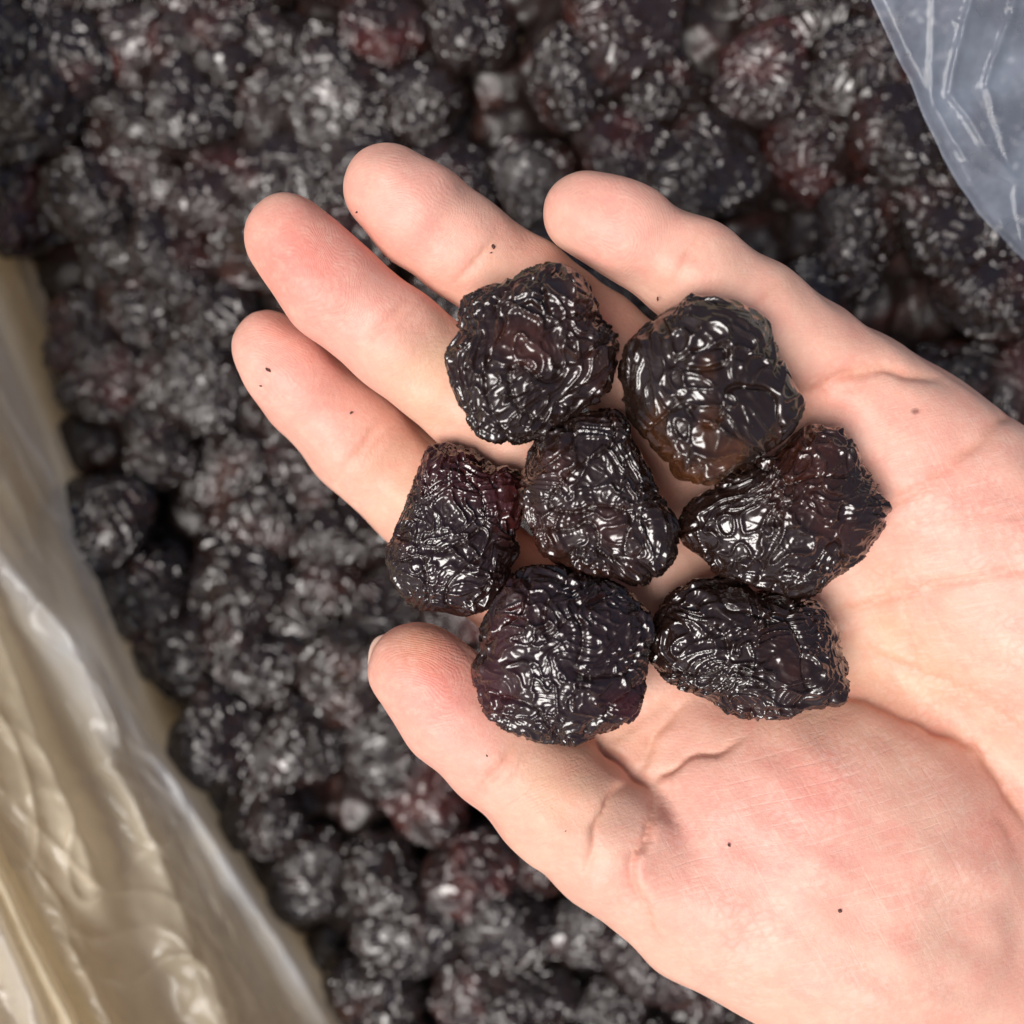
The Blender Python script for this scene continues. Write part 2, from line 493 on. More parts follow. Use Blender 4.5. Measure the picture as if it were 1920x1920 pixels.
GH = 0.65
lo = np.array([-52.0, -185.0, -46.0]); hi = np.array([185.0, 64.0, 15.0])
dims = np.ceil((hi - lo) / GH).astype(int)
BIG = 30.0
def field(): return np.full(dims, BIG, dtype=np.float32)
def add_cone(Fd, a, b, ra, rb, k, flat=1.0):
    a = np.asarray(a, float); b = np.asarray(b, float)
    m = max(ra, rb) + 12
    i0 = np.maximum(np.floor((np.minimum(a, b) - m - lo) / GH).astype(int), 0)
    i1 = np.minimum(np.ceil((np.maximum(a, b) + m - lo) / GH).astype(int), dims)
    if (i1 <= i0).any(): return
    g = [lo[i] + GH * np.arange(i0[i], i1[i]) for i in range(3)]
    X, Y, Z = np.meshgrid(*g, indexing='ij', sparse=True)
    ab = b - a; L = ab @ ab + 1e-9
    t = np.clip(((X - a[0]) * ab[0] + (Y - a[1]) * ab[1] + (Z - a[2]) * ab[2]) / L, 0, 1)
    dx = X - (a[0] + t * ab[0]); dy = Y - (a[1] + t * ab[1]); dz = (Z - (a[2] + t * ab[2])) / flat
    d = np.sqrt(dx * dx + dy * dy + dz * dz) - (ra + t * (rb - ra))
    sl = tuple(slice(i0[i], i1[i]) for i in range(3))
    Fd[sl] = smin(Fd[sl], d.astype(np.float32), k)
def add_ell(Fd, c, rad, yaw, k, pitch=0.0):
    c = np.asarray(c, float); rad = np.asarray(rad, float)
    m = rad.max() + 12
    i0 = np.maximum(np.floor((c - m - lo) / GH).astype(int), 0)
    i1 = np.minimum(np.ceil((c + m - lo) / GH).astype(int), dims)
    g = [lo[i] + GH * np.arange(i0[i], i1[i]) for i in range(3)]
    X, Y, Z = np.meshgrid(*g, indexing='ij', sparse=True)
    x, y, z = X - c[0], Y - c[1], Z - c[2]
    cs, sn = math.cos(yaw), math.sin(yaw)
    u = x * cs + y * sn; v = -x * sn + y * cs; w = z
    if pitch:
        cp, sp = math.cos(pitch), math.sin(pitch)
        u, w = u * cp + w * sp, -u * sp + w * cp
    k0 = np.sqrt((u / rad[0]) ** 2 + (v / rad[1]) ** 2 + (w / rad[2]) ** 2)
    k1 = np.sqrt((u / rad[0] ** 2) ** 2 + (v / rad[1] ** 2) ** 2 + (w / rad[2] ** 2) ** 2) + 1e-6
    d = np.clip(k0 * (k0 - 1.0) / k1, -20, BIG)
    sl = tuple(slice(i0[i], i1[i]) for i in range(3))
    Fd[sl] = smin(Fd[sl], d.astype(np.float32), k)

# chains: photo x, photo y, height of the bone line (mm), radius (mm)
FINGERS = {
    'index':  [(504, 651, -8.5, 5.9), (577, 734, -11.0, 7.8), (673, 830, -14.0, 8.85), (789, 931, -16.5, 9.4), (890, 1045, -16.5, 8.9), (1010, 1135, -17, 9.6), (1170, 1265, -18, 10.5)],
    'middle': [(541, 447, 1.5, 6.9), (621, 539, 0.3, 8.1), (746, 641, -2.5, 8.35), (888, 753, -6.0, 8.7), (1000, 850, -12, 8.8), (1110, 955, -15, 9.6), (1265, 1100, -18, 10.5)],
    'ring':   [(724, 352, 0.0, 6.8), (790, 408, -2, 8.15), (868, 464, -4, 8.25), (980, 545, -8, 8.5), (1110, 640, -11, 8.8), (1265, 775, -14, 9.6), (1440, 930, -17, 10.5)],
    'pinky':  [(1092, 399, 3.0, 6.2), (1190, 447, 2.0, 7.1), (1290, 508, 0.5, 8.0), (1410, 590, -2, 8.5), (1520, 668, -6, 9.0), (1600, 740, -9, 10.2), (1690, 850, -12, 12.5)],
    'thumb':  [(776, 1254, -4, 7.4), (858, 1335, -5, 9.2), (942, 1412, -6, 9.4), (1040, 1490, -7, 10.2), (1150, 1580, -8, 11.6), (1300, 1665, -10, 13.0)],
}
AX = {k: np.array([P(x, y, z) for x, y, z, r in c]) for k, c in FINGERS.items()}
RR = {k: np.array([r for *_, r in c]) for k, c in FINGERS.items()}

palm = field()
wrist = {'index': P(1880, 1760, -24), 'middle': P(1930, 1690, -25), 'ring': P(1985, 1620, -25), 'pinky': P(2040, 1540, -23)}
for f in ('index', 'middle', 'ring', 'pinky'):
    add_cone(palm, AX[f][-1], wrist[f], RR[f][-1], 13, 9.0)
add_cone(palm, P(1690, 860, -12), P(1990, 1120, -13), 14.0, 18.0, 9.0)         # outer edge of the palm
add_cone(palm, P(1990, 1120, -13), P(2060, 1440, -18), 18.0, 16.0, 9.0)
add_ell(palm, P(1900, 1100, -14), (34, 21, 17), math.radians(-45), 8.0)        # hypothenar
add_cone(palm, P(1590, 760, -14), P(1130, 1080, -21), 10, 10, 7.0)             # pads under the fingers
add_ell(palm, P(1560, 1590, -12), (36, 26, 18.5), math.radians(-24), 6.0)      # ball of the thumb
add_cone(palm, P(1335, 1690, -11), P(1590, 1760, -13), 14.8, 18.0, 6.0)
add_cone(palm, P(1590, 1760, -13), P(1900, 1870, -20), 18.0, 19.0, 8.0)
add_cone(palm, P(1960, 1680, -22), P(2420, 2120, -24), 22, 26, 12.0, 0.8)      # wrist and forearm
add_cone(palm, P(2420, 2120, -24), P(2900, 2580, -26), 26, 31, 10.0, 0.82)
fing = field()
for f in ('index', 'middle', 'ring', 'pinky'):
    one = field()
    A, R_ = AX[f], RR[f]
    for i in range(len(A) - 1):
        add_cone(one, A[i], A[i + 1], R_[i], R_[i + 1], 1.5)
    # fleshy pads on the palm side of each bone
    for (t, rr, up) in ((0.55, 6.4, 2.6), (2.0, 6.4, 2.4), (3.6, 6.8, 2.6)):
        i = int(t); c = A[i] + (A[i + 1] - A[i]) * (t - i)
        d = A[i + 1] - A[i]
        add_ell(one, c + np.array([0, 0, up]), (8.5, rr, 5.4), math.atan2(d[1], d[0]), 3.0)
    fing = smin(fing, one, 0.5)
hand = smin(fing, palm, 5.0)
th = field()
A, R_ = AX['thumb'], RR['thumb']
for i in range(len(A) - 1):
    add_cone(th, A[i], A[i + 1], R_[i], R_[i + 1], 1.5)
add_ell(th, (A[0] + A[1]) / 2 + np.array([1, 1, 3.0]), (10.5, 8.0, 5.5), math.radians(-45), 3.0)
add_ell(th, A[3] + np.array([0, 0, 3.0]), (9, 9, 7), math.radians(-42), 4.0)
hand = smin(hand, th, 1.8)
# web of skin between thumb and first finger
web = field()
add_ell(web, P(1175, 1400, -15), (14, 12, 9), math.radians(-40), 1.0)
hand = smin(hand, web, 3.0)
del palm, fing, th, web

def surface_nets(Fd):
    s = Fd < 0
    n = np.array(Fd.shape) - 1
    cnt = np.zeros(n, dtype=np.int8)
    corners = [(a, b, c) for a in (0, 1) for b in (0, 1) for c in (0, 1)]
    for a, b, c in corners:
        cnt += s[a:n[0] + a, b:n[1] + b, c:n[2] + c]
    ijk = np.argwhere((cnt > 0) & (cnt < 8))
    vid = np.full(n, -1, dtype=np.int64); vid[tuple(ijk.T)] = np.arange(len(ijk))
    acc = np.zeros((len(ijk), 3)); num = np.zeros(len(ijk))
    for c0_ in corners:
        for axis in range(3):
            if c0_[axis] == 1: continue
            c1_ = list(c0_); c1_[axis] = 1
            va = Fd[tuple((ijk + c0_).T)].astype(float); vb = Fd[tuple((ijk + c1_).T)].astype(float)
            m = (va < 0) != (vb < 0)
            t = np.where(m, va / np.where(m, va - vb, 1), 0)
            p = np.tile(np.array(c0_, float), (len(ijk), 1)); p[:, axis] += t
            acc[m] += p[m]; num[m] += 1
    V = lo + GH * (ijk + acc / num[:, None])
    faces = []
    for axis in range(3):
        b_, c_ = (axis + 1) % 3, (axis + 2) % 3
        sl0 = [slice(None)] * 3; sl1 = [slice(None)] * 3
        sl0[axis] = slice(0, -1); sl1[axis] = slice(1, None)
        s0 = s[tuple(sl0)]; s1 = s[tuple(sl1)]
        e = np.argwhere(s0 != s1)
        ok = (e[:, b_] > 0) & (e[:, c_] > 0) & (e[:, b_] < n[b_]) & (e[:, c_] < n[c_])
        e = e[ok]
        inside0 = s[tuple(e.T)]
        def cell(db, dc):
            q_ = e.copy(); q_[:, b_] += db; q_[:, c_] += dc
            return vid[tuple(q_.T)]
        quad = np.stack([cell(-1, -1), cell(0, -1), cell(0, 0), cell(-1, 0)], 1)
        quad[~inside0] = quad[~inside0][:, ::-1]
        faces.append(quad)
    Fc = np.concatenate(faces); Fc = Fc[(Fc >= 0).all(1)]
    return V, Fc

HV, HF = surface_nets(hand)
del hand
# relax the stair-steps of the grid
E = np.concatenate([HF[:, [0, 1]], HF[:, [1, 2]], HF[:, [2, 3]], HF[:, [3, 0]]])
deg = np.bincount(E[:, 0], minlength=len(HV)) + np.bincount(E[:, 1], minlength=len(HV))
for it in range(10):
    acc = np.zeros_like(HV)
    for i in range(3):
        acc[:, i] = np.bincount(E[:, 0], HV[E[:, 1], i], len(HV)) + np.bincount(E[:, 1], HV[E[:, 0], i], len(HV))
    HV += (0.6 if it % 2 == 0 else -0.62) * (acc / deg[:, None] - HV)
me0 = mesh_from('hand', HV, HF)
tmp = bpy.data.objects.new('hand_tmp', me0); COL.objects.link(tmp)
md = tmp.modifiers.new('s', 'SUBSURF'); md.levels = 1; md.render_levels = 1
dg = bpy.context.evaluated_depsgraph_get()
hme = bpy.data.meshes.new_from_object(tmp.evaluated_get(dg))
bpy.data.objects.remove(tmp, do_unlink=True)
HV = get_co(hme); HN = get_no(hme)

# creases: photo polyline, half width mm, depth mm, lip height mm
CREASES = [
    ([(1478, 752), (1530, 730), (1590, 702), (1650, 692), (1720, 702), (1775, 715)], 1.2, 1.2, 0.3),
    ([(1500, 742), (1560, 735), (1620, 722)], 0.8, 0.4, 0.1),
    ([(1960, 745), (1886, 785), (1820, 840), (1740, 905), (1656, 956), (1560, 985)], 1.1, 0.75, 0.2),
    ([(1960, 960), (1850, 965), (1760, 972), (1650, 990)], 0.7, 0.30, 0.1),
    ([(1960, 1060), (1813, 1088), (1700, 1110), (1583, 1147), (1480, 1170)], 1.1, 0.65, 0.2),
    ([(1590, 1215), (1690, 1250), (1778, 1279), (1850, 1320), (1940, 1385)], 1.1, 0.55, 0.15),
    ([(1560, 1300), (1620, 1313), (1714, 1350), (1790, 1382), (1833, 1405), (1893, 1489), (1935, 1560)], 1.3, 1.0, 0.3),
    ([(1860, 1530), (1890, 1545), (1905, 1600)], 1.0, 0.6, 0.2),
    # thumb
    ([(985, 1368), (971, 1391), (940, 1432), (905, 1476), (880, 1500)], 1.0, 0.85, 0.15),
    ([(1002, 1390), (970, 1440), (930, 1490)], 0.7, 0.35, 0.0),
    ([(1195, 1440), (1160, 1475), (1133, 1508), (1113, 1550), (1100, 1611), (1098, 1650)], 0.6, 0.6, 0.0),
    ([(1110, 1360), (1135, 1392), (1170, 1432), (1200, 1461), (1229, 1478)], 0.8, 2.2, 0.0),
    ([(1229, 1478), (1219, 1530), (1209, 1571), (1191, 1606), (1190, 1656), (1203, 1690), (1222, 1730), (1250, 1775)], 0.6, 0.9, 0.0),
    ([(1229, 1478), (1245, 1452), (1290, 1425), (1343, 1412), (1378, 1394), (1400, 1380)], 0.8, 0.55, 0.0),
    ([(1209, 1455), (1212, 1420), (1220, 1388), (1258, 1340), (1300, 1310)], 0.9, 0.7, 0.3),
    # finger joints
    ([(742, 765), (715, 790), (680, 835), (650, 868), (625, 890)], 0.9, 0.55, 0.05),
    ([(790, 545), (765, 565), (725, 600), (690, 634), (675, 655)], 0.9, 0.6, 0.05),
    ([(945, 425), (925, 455), (895, 487), (864, 520), (850, 540)], 0.9, 0.6, 0.05),
    ([(957, 440), (935, 470), (905, 500)], 0.6, 0.32, 0.0),
    ([(1325, 420), (1310, 445), (1285, 480), (1262, 520), (1248, 545)], 0.9, 0.6, 0.08),
    ([(1340, 430), (1322, 460), (1300, 490), (1280, 525)], 0.6, 0.38, 0.0),
    ([(1482, 510), (1465, 530), (1440, 550), (1415, 572), (1400, 590)], 0.9, 0.65, 0.08),
    ([(760, 780), (728, 812), (695, 850), (668, 880)], 0.6, 0.3, 0.0),
    ([(808, 560), (780, 585), (740, 618), (708, 650)], 0.6, 0.3, 0.0),
    ([(1495, 522), (1475, 545), (1450, 565), (1428, 588)], 0.6, 0.35, 0.0),
    ([(1140, 1400), (1180, 1370), (1240, 1320), (1300, 1290)], 1.2, 0.5, 0.1),
    ([(1620, 700), (1660, 670)], 1.0, 0.2, 0.0),
    ([(1150, 1390), (1175, 1352), (1215, 1310)], 1.1, 0.5, 0.2),
    ([(1700, 1120), (1712, 1200), (1730, 1290)], 0.6, 0.16, 0.0),
    ([(1790, 870), (1810, 960), (1800, 1060)], 0.6, 0.14, 0.0),
]
px = to_px(HV)
wj = np.c_[px, np.zeros(len(px))]
up = np.clip((HN[:, 2] - 0.12) / 0.45, 0, 1)
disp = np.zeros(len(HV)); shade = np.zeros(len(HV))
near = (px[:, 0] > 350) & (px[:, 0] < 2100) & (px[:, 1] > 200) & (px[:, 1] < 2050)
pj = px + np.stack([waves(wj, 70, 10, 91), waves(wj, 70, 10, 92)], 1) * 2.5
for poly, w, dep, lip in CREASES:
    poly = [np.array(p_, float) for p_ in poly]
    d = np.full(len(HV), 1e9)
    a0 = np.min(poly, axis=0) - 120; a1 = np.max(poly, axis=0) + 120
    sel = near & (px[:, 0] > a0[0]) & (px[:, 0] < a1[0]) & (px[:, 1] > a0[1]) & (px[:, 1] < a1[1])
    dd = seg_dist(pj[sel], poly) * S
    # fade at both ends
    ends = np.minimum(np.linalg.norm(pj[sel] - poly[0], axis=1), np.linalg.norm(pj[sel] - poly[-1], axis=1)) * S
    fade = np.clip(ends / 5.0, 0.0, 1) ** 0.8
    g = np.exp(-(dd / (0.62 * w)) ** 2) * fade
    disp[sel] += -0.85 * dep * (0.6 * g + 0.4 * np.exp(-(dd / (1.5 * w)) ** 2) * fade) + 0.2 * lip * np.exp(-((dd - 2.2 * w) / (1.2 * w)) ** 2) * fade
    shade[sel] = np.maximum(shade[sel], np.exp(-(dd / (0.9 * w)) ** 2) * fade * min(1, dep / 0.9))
# folds: flesh swelling up to a line on one side of it, and falling away beyond the line
FOLDS = [  # line, sample point on the swelling side, height mm, reach mm
    ([(1229, 1478), (1219, 1530), (1209, 1571), (1191, 1606), (1190, 1656), (1203, 1700), (1225, 1750), (1262, 1810)], (1400, 1600), 1.0, 8.0),
    ([(1229, 1478), (1245, 1452), (1290, 1425), (1343, 1412), (1378, 1394), (1420, 1372)], (1400, 1500), 0.6, 7.0),
    ([(1205, 1445), (1160, 1475), (1133, 1508), (1113, 1550), (1100, 1611), (1098, 1660)], (1030, 1480), 0.8, 7.0),
    ([(1229, 1478), (1205, 1455), (1212, 1420), (1222, 1388), (1258, 1340), (1300, 1310)], (1290, 1390), 0.6, 5.0),
    ([(1560, 1300), (1620, 1313), (1714, 1350), (1790, 1382), (1833, 1405), (1893, 1489), (1935, 1560)], (1650, 1450), 0.6, 8.0),
]
for poly, samp, hgt_, reach in FOLDS:
    poly = [np.array(p_, float) for p_ in poly]
    a0 = np.min(poly, axis=0) - 260; a1 = np.max(poly, axis=0) + 260
    sel = np.where(near & (px[:, 0] > a0[0]) & (px[:, 0] < a1[0]) & (px[:, 1] > a0[1]) & (px[:, 1] < a1[1]))[0]
    Q = pj[sel]; best = np.full(len(Q), 1e9); side = np.zeros(len(Q)); tt = np.zeros(len(Q))
    def sgn(a, b, Q_): return (b[0] - a[0]) * (Q_[..., 1] - a[1]) - (b[1] - a[1]) * (Q_[..., 0] - a[0])
    m_ = len(poly) // 2
    ref = np.sign(sgn(poly[m_ - 1], poly[m_], np.array(samp, float)))
    for k_, (a, b) in enumerate(zip(poly[:-1], poly[1:])):
        ab = b - a; t = np.clip(((Q - a) @ ab) / (ab @ ab), 0, 1)
        d = np.linalg.norm(Q - (a + t[:, None] * ab), axis=1); c_ = d < best
        best[c_] = d[c_]; side[c_] = (np.sign(sgn(a, b, Q)) * ref)[c_]; tt[c_] = ((k_ + t) / (len(poly) - 1))[c_]
    d = best * S * side
    taper = np.clip(np.minimum(tt / 0.2, (1 - tt) / 0.55), 0, 1)
    disp[sel] += taper * np.where(d > 0, hgt_ * np.exp(-(d / reach) ** 1.3) * (1 - np.exp(-d / 0.6)), -0.45 * hgt_ * np.exp(-(d / (0.45 * reach)) ** 2))
# soft uneven flesh
ev = np.empty(len(hme.edges) * 2, dtype=np.int32); hme.edges.foreach_get('vertices', ev); ev = ev.reshape(-1, 2)
dg_ = np.bincount(ev.ravel(), minlength=len(HV))
for it in range(4):
    disp = 0.4 * disp + 0.6 * (np.bincount(ev[:, 0], disp[ev[:, 1]], len(HV)) + np.bincount(ev[:, 1], disp[ev[:, 0]], len(HV))) / dg_
flesh = 0.22 * waves(HV, 17, 16, 61) + 0.09 * waves(HV, 7, 16, 62)
HV2 = HV + HN * ((disp * up) + flesh * np.clip(up + 0.3, 0, 1))[:, None]

# skin colour by place: redder fingertips, yellower between the joints, painted shade on the thumb tip
sk = np.tile(np.array([0.71, 0.415, 0.315]), (len(HV), 1))
def blob(cx, cy, rad, col, w):
    global sk
    d = np.linalg.norm(px - np.array([cx, cy]), axis=1)
    a = (w * np.exp(-(d / rad) ** 2) * np.clip(up + 0.4, 0, 1))[:, None]
    sk = sk * (1 - a) + np.array(col) * a
RED = (0.78, 0.21, 0.17); YEL = (0.70, 0.43, 0.265); PNK = (0.77, 0.365, 0.30); ORG = (0.66, 0.28, 0.14)
for a in [(565, 505, 115, RED, 0.75), (520, 470, 60, RED, 0.35), (760, 370, 110, PNK, 0.7), (1140, 410, 110, PNK, 0.7), (560, 700, 110, PNK, 0.8),
          (650, 790, 80, PNK, 0.5), (690, 590, 90, PNK, 0.6), (840, 480, 90, PNK, 0.4), (820, 1270, 105, RED, 0.75), (790, 1200, 60, ORG, 0.55), (860, 1400, 110, PNK, 0.6),  # ORG on the upper thumb tip: its shaded side painted into the skin
          (1480, 1500, 170, PNK, 0.75), (1400, 1600, 170, PNK, 0.5), (1530, 1470, 70, RED, 0.3), (1300, 1500, 60, PNK, 0.4), (1870, 1560, 50, RED, 0.35),
          (830, 700, 110, YEL, 0.6), (760, 890, 110, YEL, 0.5), (1000, 560, 90, YEL, 0.4), (1040, 1470, 110, YEL, 0.6), (1150, 1380, 70, ORG, 0.3),
          (1600, 1180, 120, YEL, 0.6), (1700, 1300, 140, YEL, 0.5), (1560, 1000, 90, PNK, 0.5), (1570, 740, 90, RED, 0.25), (1850, 1000, 200, PNK, 0.5), (1750, 850, 120, PNK, 0.45), (1450, 1330, 120, YEL, 0.35)]:
    blob(*a)
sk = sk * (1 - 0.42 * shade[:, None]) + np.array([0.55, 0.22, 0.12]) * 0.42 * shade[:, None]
# a small brown mole on the outer palm
dm = np.linalg.norm((px - np.array([1716, 771])) * [1, 1.5], axis=1)
mole = np.exp(-(dm / 8) ** 4)[:, None]
sk = sk * (1 - mole) + np.array([0.12, 0.03, 0.02]) * mole

# friction-ridge field
phase = np.zeros(len(HV)); wgt = np.zeros(len(HV))
pxm = px * S
base_dir = np.array([0.25, 0.97])
phase[:] = pxm @ base_dir + 2.0 * waves(wj, 500, 8, 95)
wgt[:] = 0.55
for f in AX:
    tip = np.array(FINGERS[f][0][:2], float) * S
    nxt = np.array(FINGERS[f][2][:2], float) * S
    ax_ = (nxt - tip); ax_ /= np.linalg.norm(ax_)
    c = tip + ax_ * 3.0
    rel = pxm - c
    al = rel @ ax_; ac = rel @ np.array([-ax_[1], ax_[0]])
    al = al + 1.1 * waves(wj, 130, 10, 300 + len(f)); ac = ac + 0.9 * waves(wj, 120, 10, 320 + ord(f[0]))
    al = al + {'index': 1.5, 'middle': -1.0, 'ring': 0.5, 'pinky': 2.0, 'thumb': 2.5}[f]; ac = ac + {'index': 1.2, 'middle': -1.6, 'ring': 1.0, 'pinky': -0.8, 'thumb': 1.8}[f] * np.clip(al, -4, 4) * 0.3
    rad = np.sqrt((al * np.where(al < 0, 0.8, 0.38)) ** 2 + ac ** 2)
    inside = (np.abs(ac) < 10.5) & (al > -9) & (al < 24)
    if f in ('index', 'middle', 'ring', 'pinky', 'thumb'):
        bl = np.clip((al - 6) / 10, 0, 1)
        pf = rad * (1 - bl) + (al * 0.9 + 0.03 * ac ** 2) * bl
        phase[inside] = pf[inside]
        wgt[inside] = (1.0 - 0.55 * bl)[inside]
thw = np.exp(-(np.linalg.norm((px - np.array([1560, 1600])) / np.array([420, 270]), axis=1)) ** 4)
thw = np.maximum(thw, 0.8 * np.exp(-(np.linalg.norm((px - np.array([1850, 1100])) / np.array([260, 420]), axis=1)) ** 4))
wgt *= (1 - 0.75 * thw) * up

hand_origin = P(1800, 1500, -30)
hme.vertices.foreach_set('co', ((HV2 - hand_origin) * MM).astype(np.float32).ravel())
hme.update()
hme.polygons.foreach_set('use_smooth', np.ones(len(hme.polygons), dtype=bool))
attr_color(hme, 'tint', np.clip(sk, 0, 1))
attr_float(hme, 'ridge_phase', phase)
attr_float(hme, 'ridge_weight', wgt)
attr_float(hme, 'thenar_weight', thw)
hme.name = 'hand'
hme.materials.clear()
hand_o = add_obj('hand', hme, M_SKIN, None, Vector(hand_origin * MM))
tag(hand_o, 'open left hand, palm up, fingers together, holding seven prunes over the heap', 'hand')

# nails on the backs of the fingertips
def nail(f, dorsal, width_ang, length, lift, over):
    A, R_ = AX[f], RR[f]
    t = A[0] - A[1]; t /= np.linalg.norm(t)
    n = np.array(dorsal, float); n -= t * (n @ t); n /= np.linalg.norm(n)
    b_ = np.cross(t, n)
    r = R_[0]
    V = []; nU, nV = 15, 17
    for layer in (0, 1):
        for i in range(nU):
            a = (i / (nU - 1) * 2 - 1)
            for j in range(nV):
                v = j / (nV - 1)
                endc = 1 - 0.28 * a * a if v > 0.5 else 1
                s_ = -length * 0.45 + v * (length * 0.45 + r + over) * endc
                ang = a * width_ang
                rad = (r + lift + 0.35 * layer) * (1 - 0.32 * max(0, s_ / r) ** 2 * 0.9) + 0.2
                V.append(A[0] + t * s_ + (n * math.cos(ang) + b_ * math.sin(ang)) * rad)
    F = []
    g = np.arange(2 * nU * nV).reshape(2, nU, nV)
    for i in range(nU - 1):
        for j in range(nV - 1):
            F.append((g[0, i, j], g[0, i + 1, j], g[0, i + 1, j + 1], g[0, i, j + 1]))
            F.append((g[1, i, j], g[1, i, j + 1], g[1, i + 1, j + 1], g[1, i + 1, j]))
    for i in range(nU - 1):
        for j in (0, nV - 1):
            F.append((g[0, i, j], g[1, i, j], g[1, i + 1, j], g[0, i + 1, j]))
    for j in range(nV - 1):
        for i in (0, nU - 1):
            F.append((g[0, i, j], g[0, i, j + 1], g[1, i, j + 1], g[1, i, j]))
    me = mesh_from('fingernail', (np.array(V) - hand_origin) * MM, F)
    bm = bmesh.new(); bm.from_mesh(me); bmesh.ops.recalc_face_normals(bm, faces=bm.faces); bm.to_mesh(me); bm.free()
    return add_obj('fingernail', me, M_NAIL, hand_o)
for f in ('index', 'middle', 'ring', 'pinky'):
    nail(f, (0, 0, -1), 0.8, 11, 0.05, -0.6)
nail('thumb', (-0.45, -0.1, -1), 0.75, 13, 0.0, 0.1)

hand_world = (HV2).astype(np.float32)
HFq = np.empty(len(hme.polygons) * 4, dtype=np.int32)
hme.polygons.foreach_get('vertices', HFq)
bvh = BVHTree.FromPolygons([tuple(v) for v in hand_world.tolist()], HFq.reshape(-1, 4).tolist())
def hand_top(x, y):
    hit = bvh.ray_cast(Vector((x, y, 60)), Vector((0, 0, -1)))
    return hit[0].z if hit[0] is not None else None

# ------------------------------------------------------------------ prunes
def ico(sub):
    bm = bmesh.new(); bmesh.ops.create_icosphere(bm, subdivisions=sub, radius=1.0)
    V = np.array([v.co[:] for v in bm.verts]); F = np.array([[v.index for v in f.verts] for f in bm.faces])
    bm.free()
    return V, F
ICO_H = ico(7)
_d = ICO_H[0].copy(); _d[:, 2] += 0.38; _d /= np.linalg.norm(_d, axis=1)[:, None]; ICO_H = (_d, ICO_H[1])
ICO_B = ico(7); ICO_L = ico(4)

def wrinkle(p, seed, axis_rot, stretch, lam, amp, folds, smooth_spots):
    """relief in mm on points p (mm): sinuous narrow ridges, larger folds and fine crumple"""
    c, s = math.cos(axis_rot), math.sin(axis_rot)
    q_ = np.stack([(p[:, 0] * c + p[:, 1] * s) * stretch, -p[:, 0] * s + p[:, 1] * c, p[:, 2]], 1)
    q1 = warp(q_, lam * 3.0, lam * 0.42, seed + 1)
    f1 = waves(q1, lam, 34, seed + 10, 0.38)
    r1 = np.exp(-np.abs(f1 / 0.50) ** 1.8)
    f2 = waves(warp(q_, lam * 2.0, lam * 0.3, seed + 7), lam * 0.62, 26, seed + 20, 0.4)
    r2 = np.exp(-np.abs(f2 / 0.52) ** 1.8)
    f3 = waves(warp(p, 14, 3.0, seed + 5), 16, 18, seed + 30, 0.4)
    r3 = np.exp(-np.abs(f3 / 0.24) ** 1.4)
    low = waves(p, 19, 14, seed + 40)
    mask = 1 / (1 + np.exp(-(low + smooth_spots) * 2.5))
    size = np.clip(0.95 + 0.32 * waves(p, 8, 12, seed + 60), 0.45, 1.5)
    return amp * (1.1 * r1 * (0.75 + 0.25 * mask) * size + 0.26 * r2 * (0.35 + 0.65 * mask)) - 0.75 * folds * r3 + 0.34 * low * folds

def prune_shape(ic, radius_fn, hz, seed, axis_rot, stretch, lam, amp, folds, spots, sq=0.8):
    D, F = ic
    az = np.arctan2(D[:, 1], D[:, 0])
    cz = np.sqrt(np.clip(1 - D[:, 2] ** 2, 0, 1))
    rxy = radius_fn(az) * cz ** sq
    V = np.stack([np.cos(az) * rxy, np.sin(az) * rxy, np.sign(D[:, 2]) * np.abs(D[:, 2]) ** 0.84 * hz], 1)
    N = np.stack([np.cos(az) * cz, np.sin(az) * cz, D[:, 2] * 1.3], 1)
    N /= np.linalg.norm(N, axis=1)[:, None]
    w = wrinkle(V, seed, axis_rot, stretch, lam, amp, folds, spots)
    rim = 0.35 + 0.65 * np.abs(N[:, 2])      # keep the traced outline
    V = V + N * (w * (0.8 + 0.2 * rim))[:, None]
    return V, F

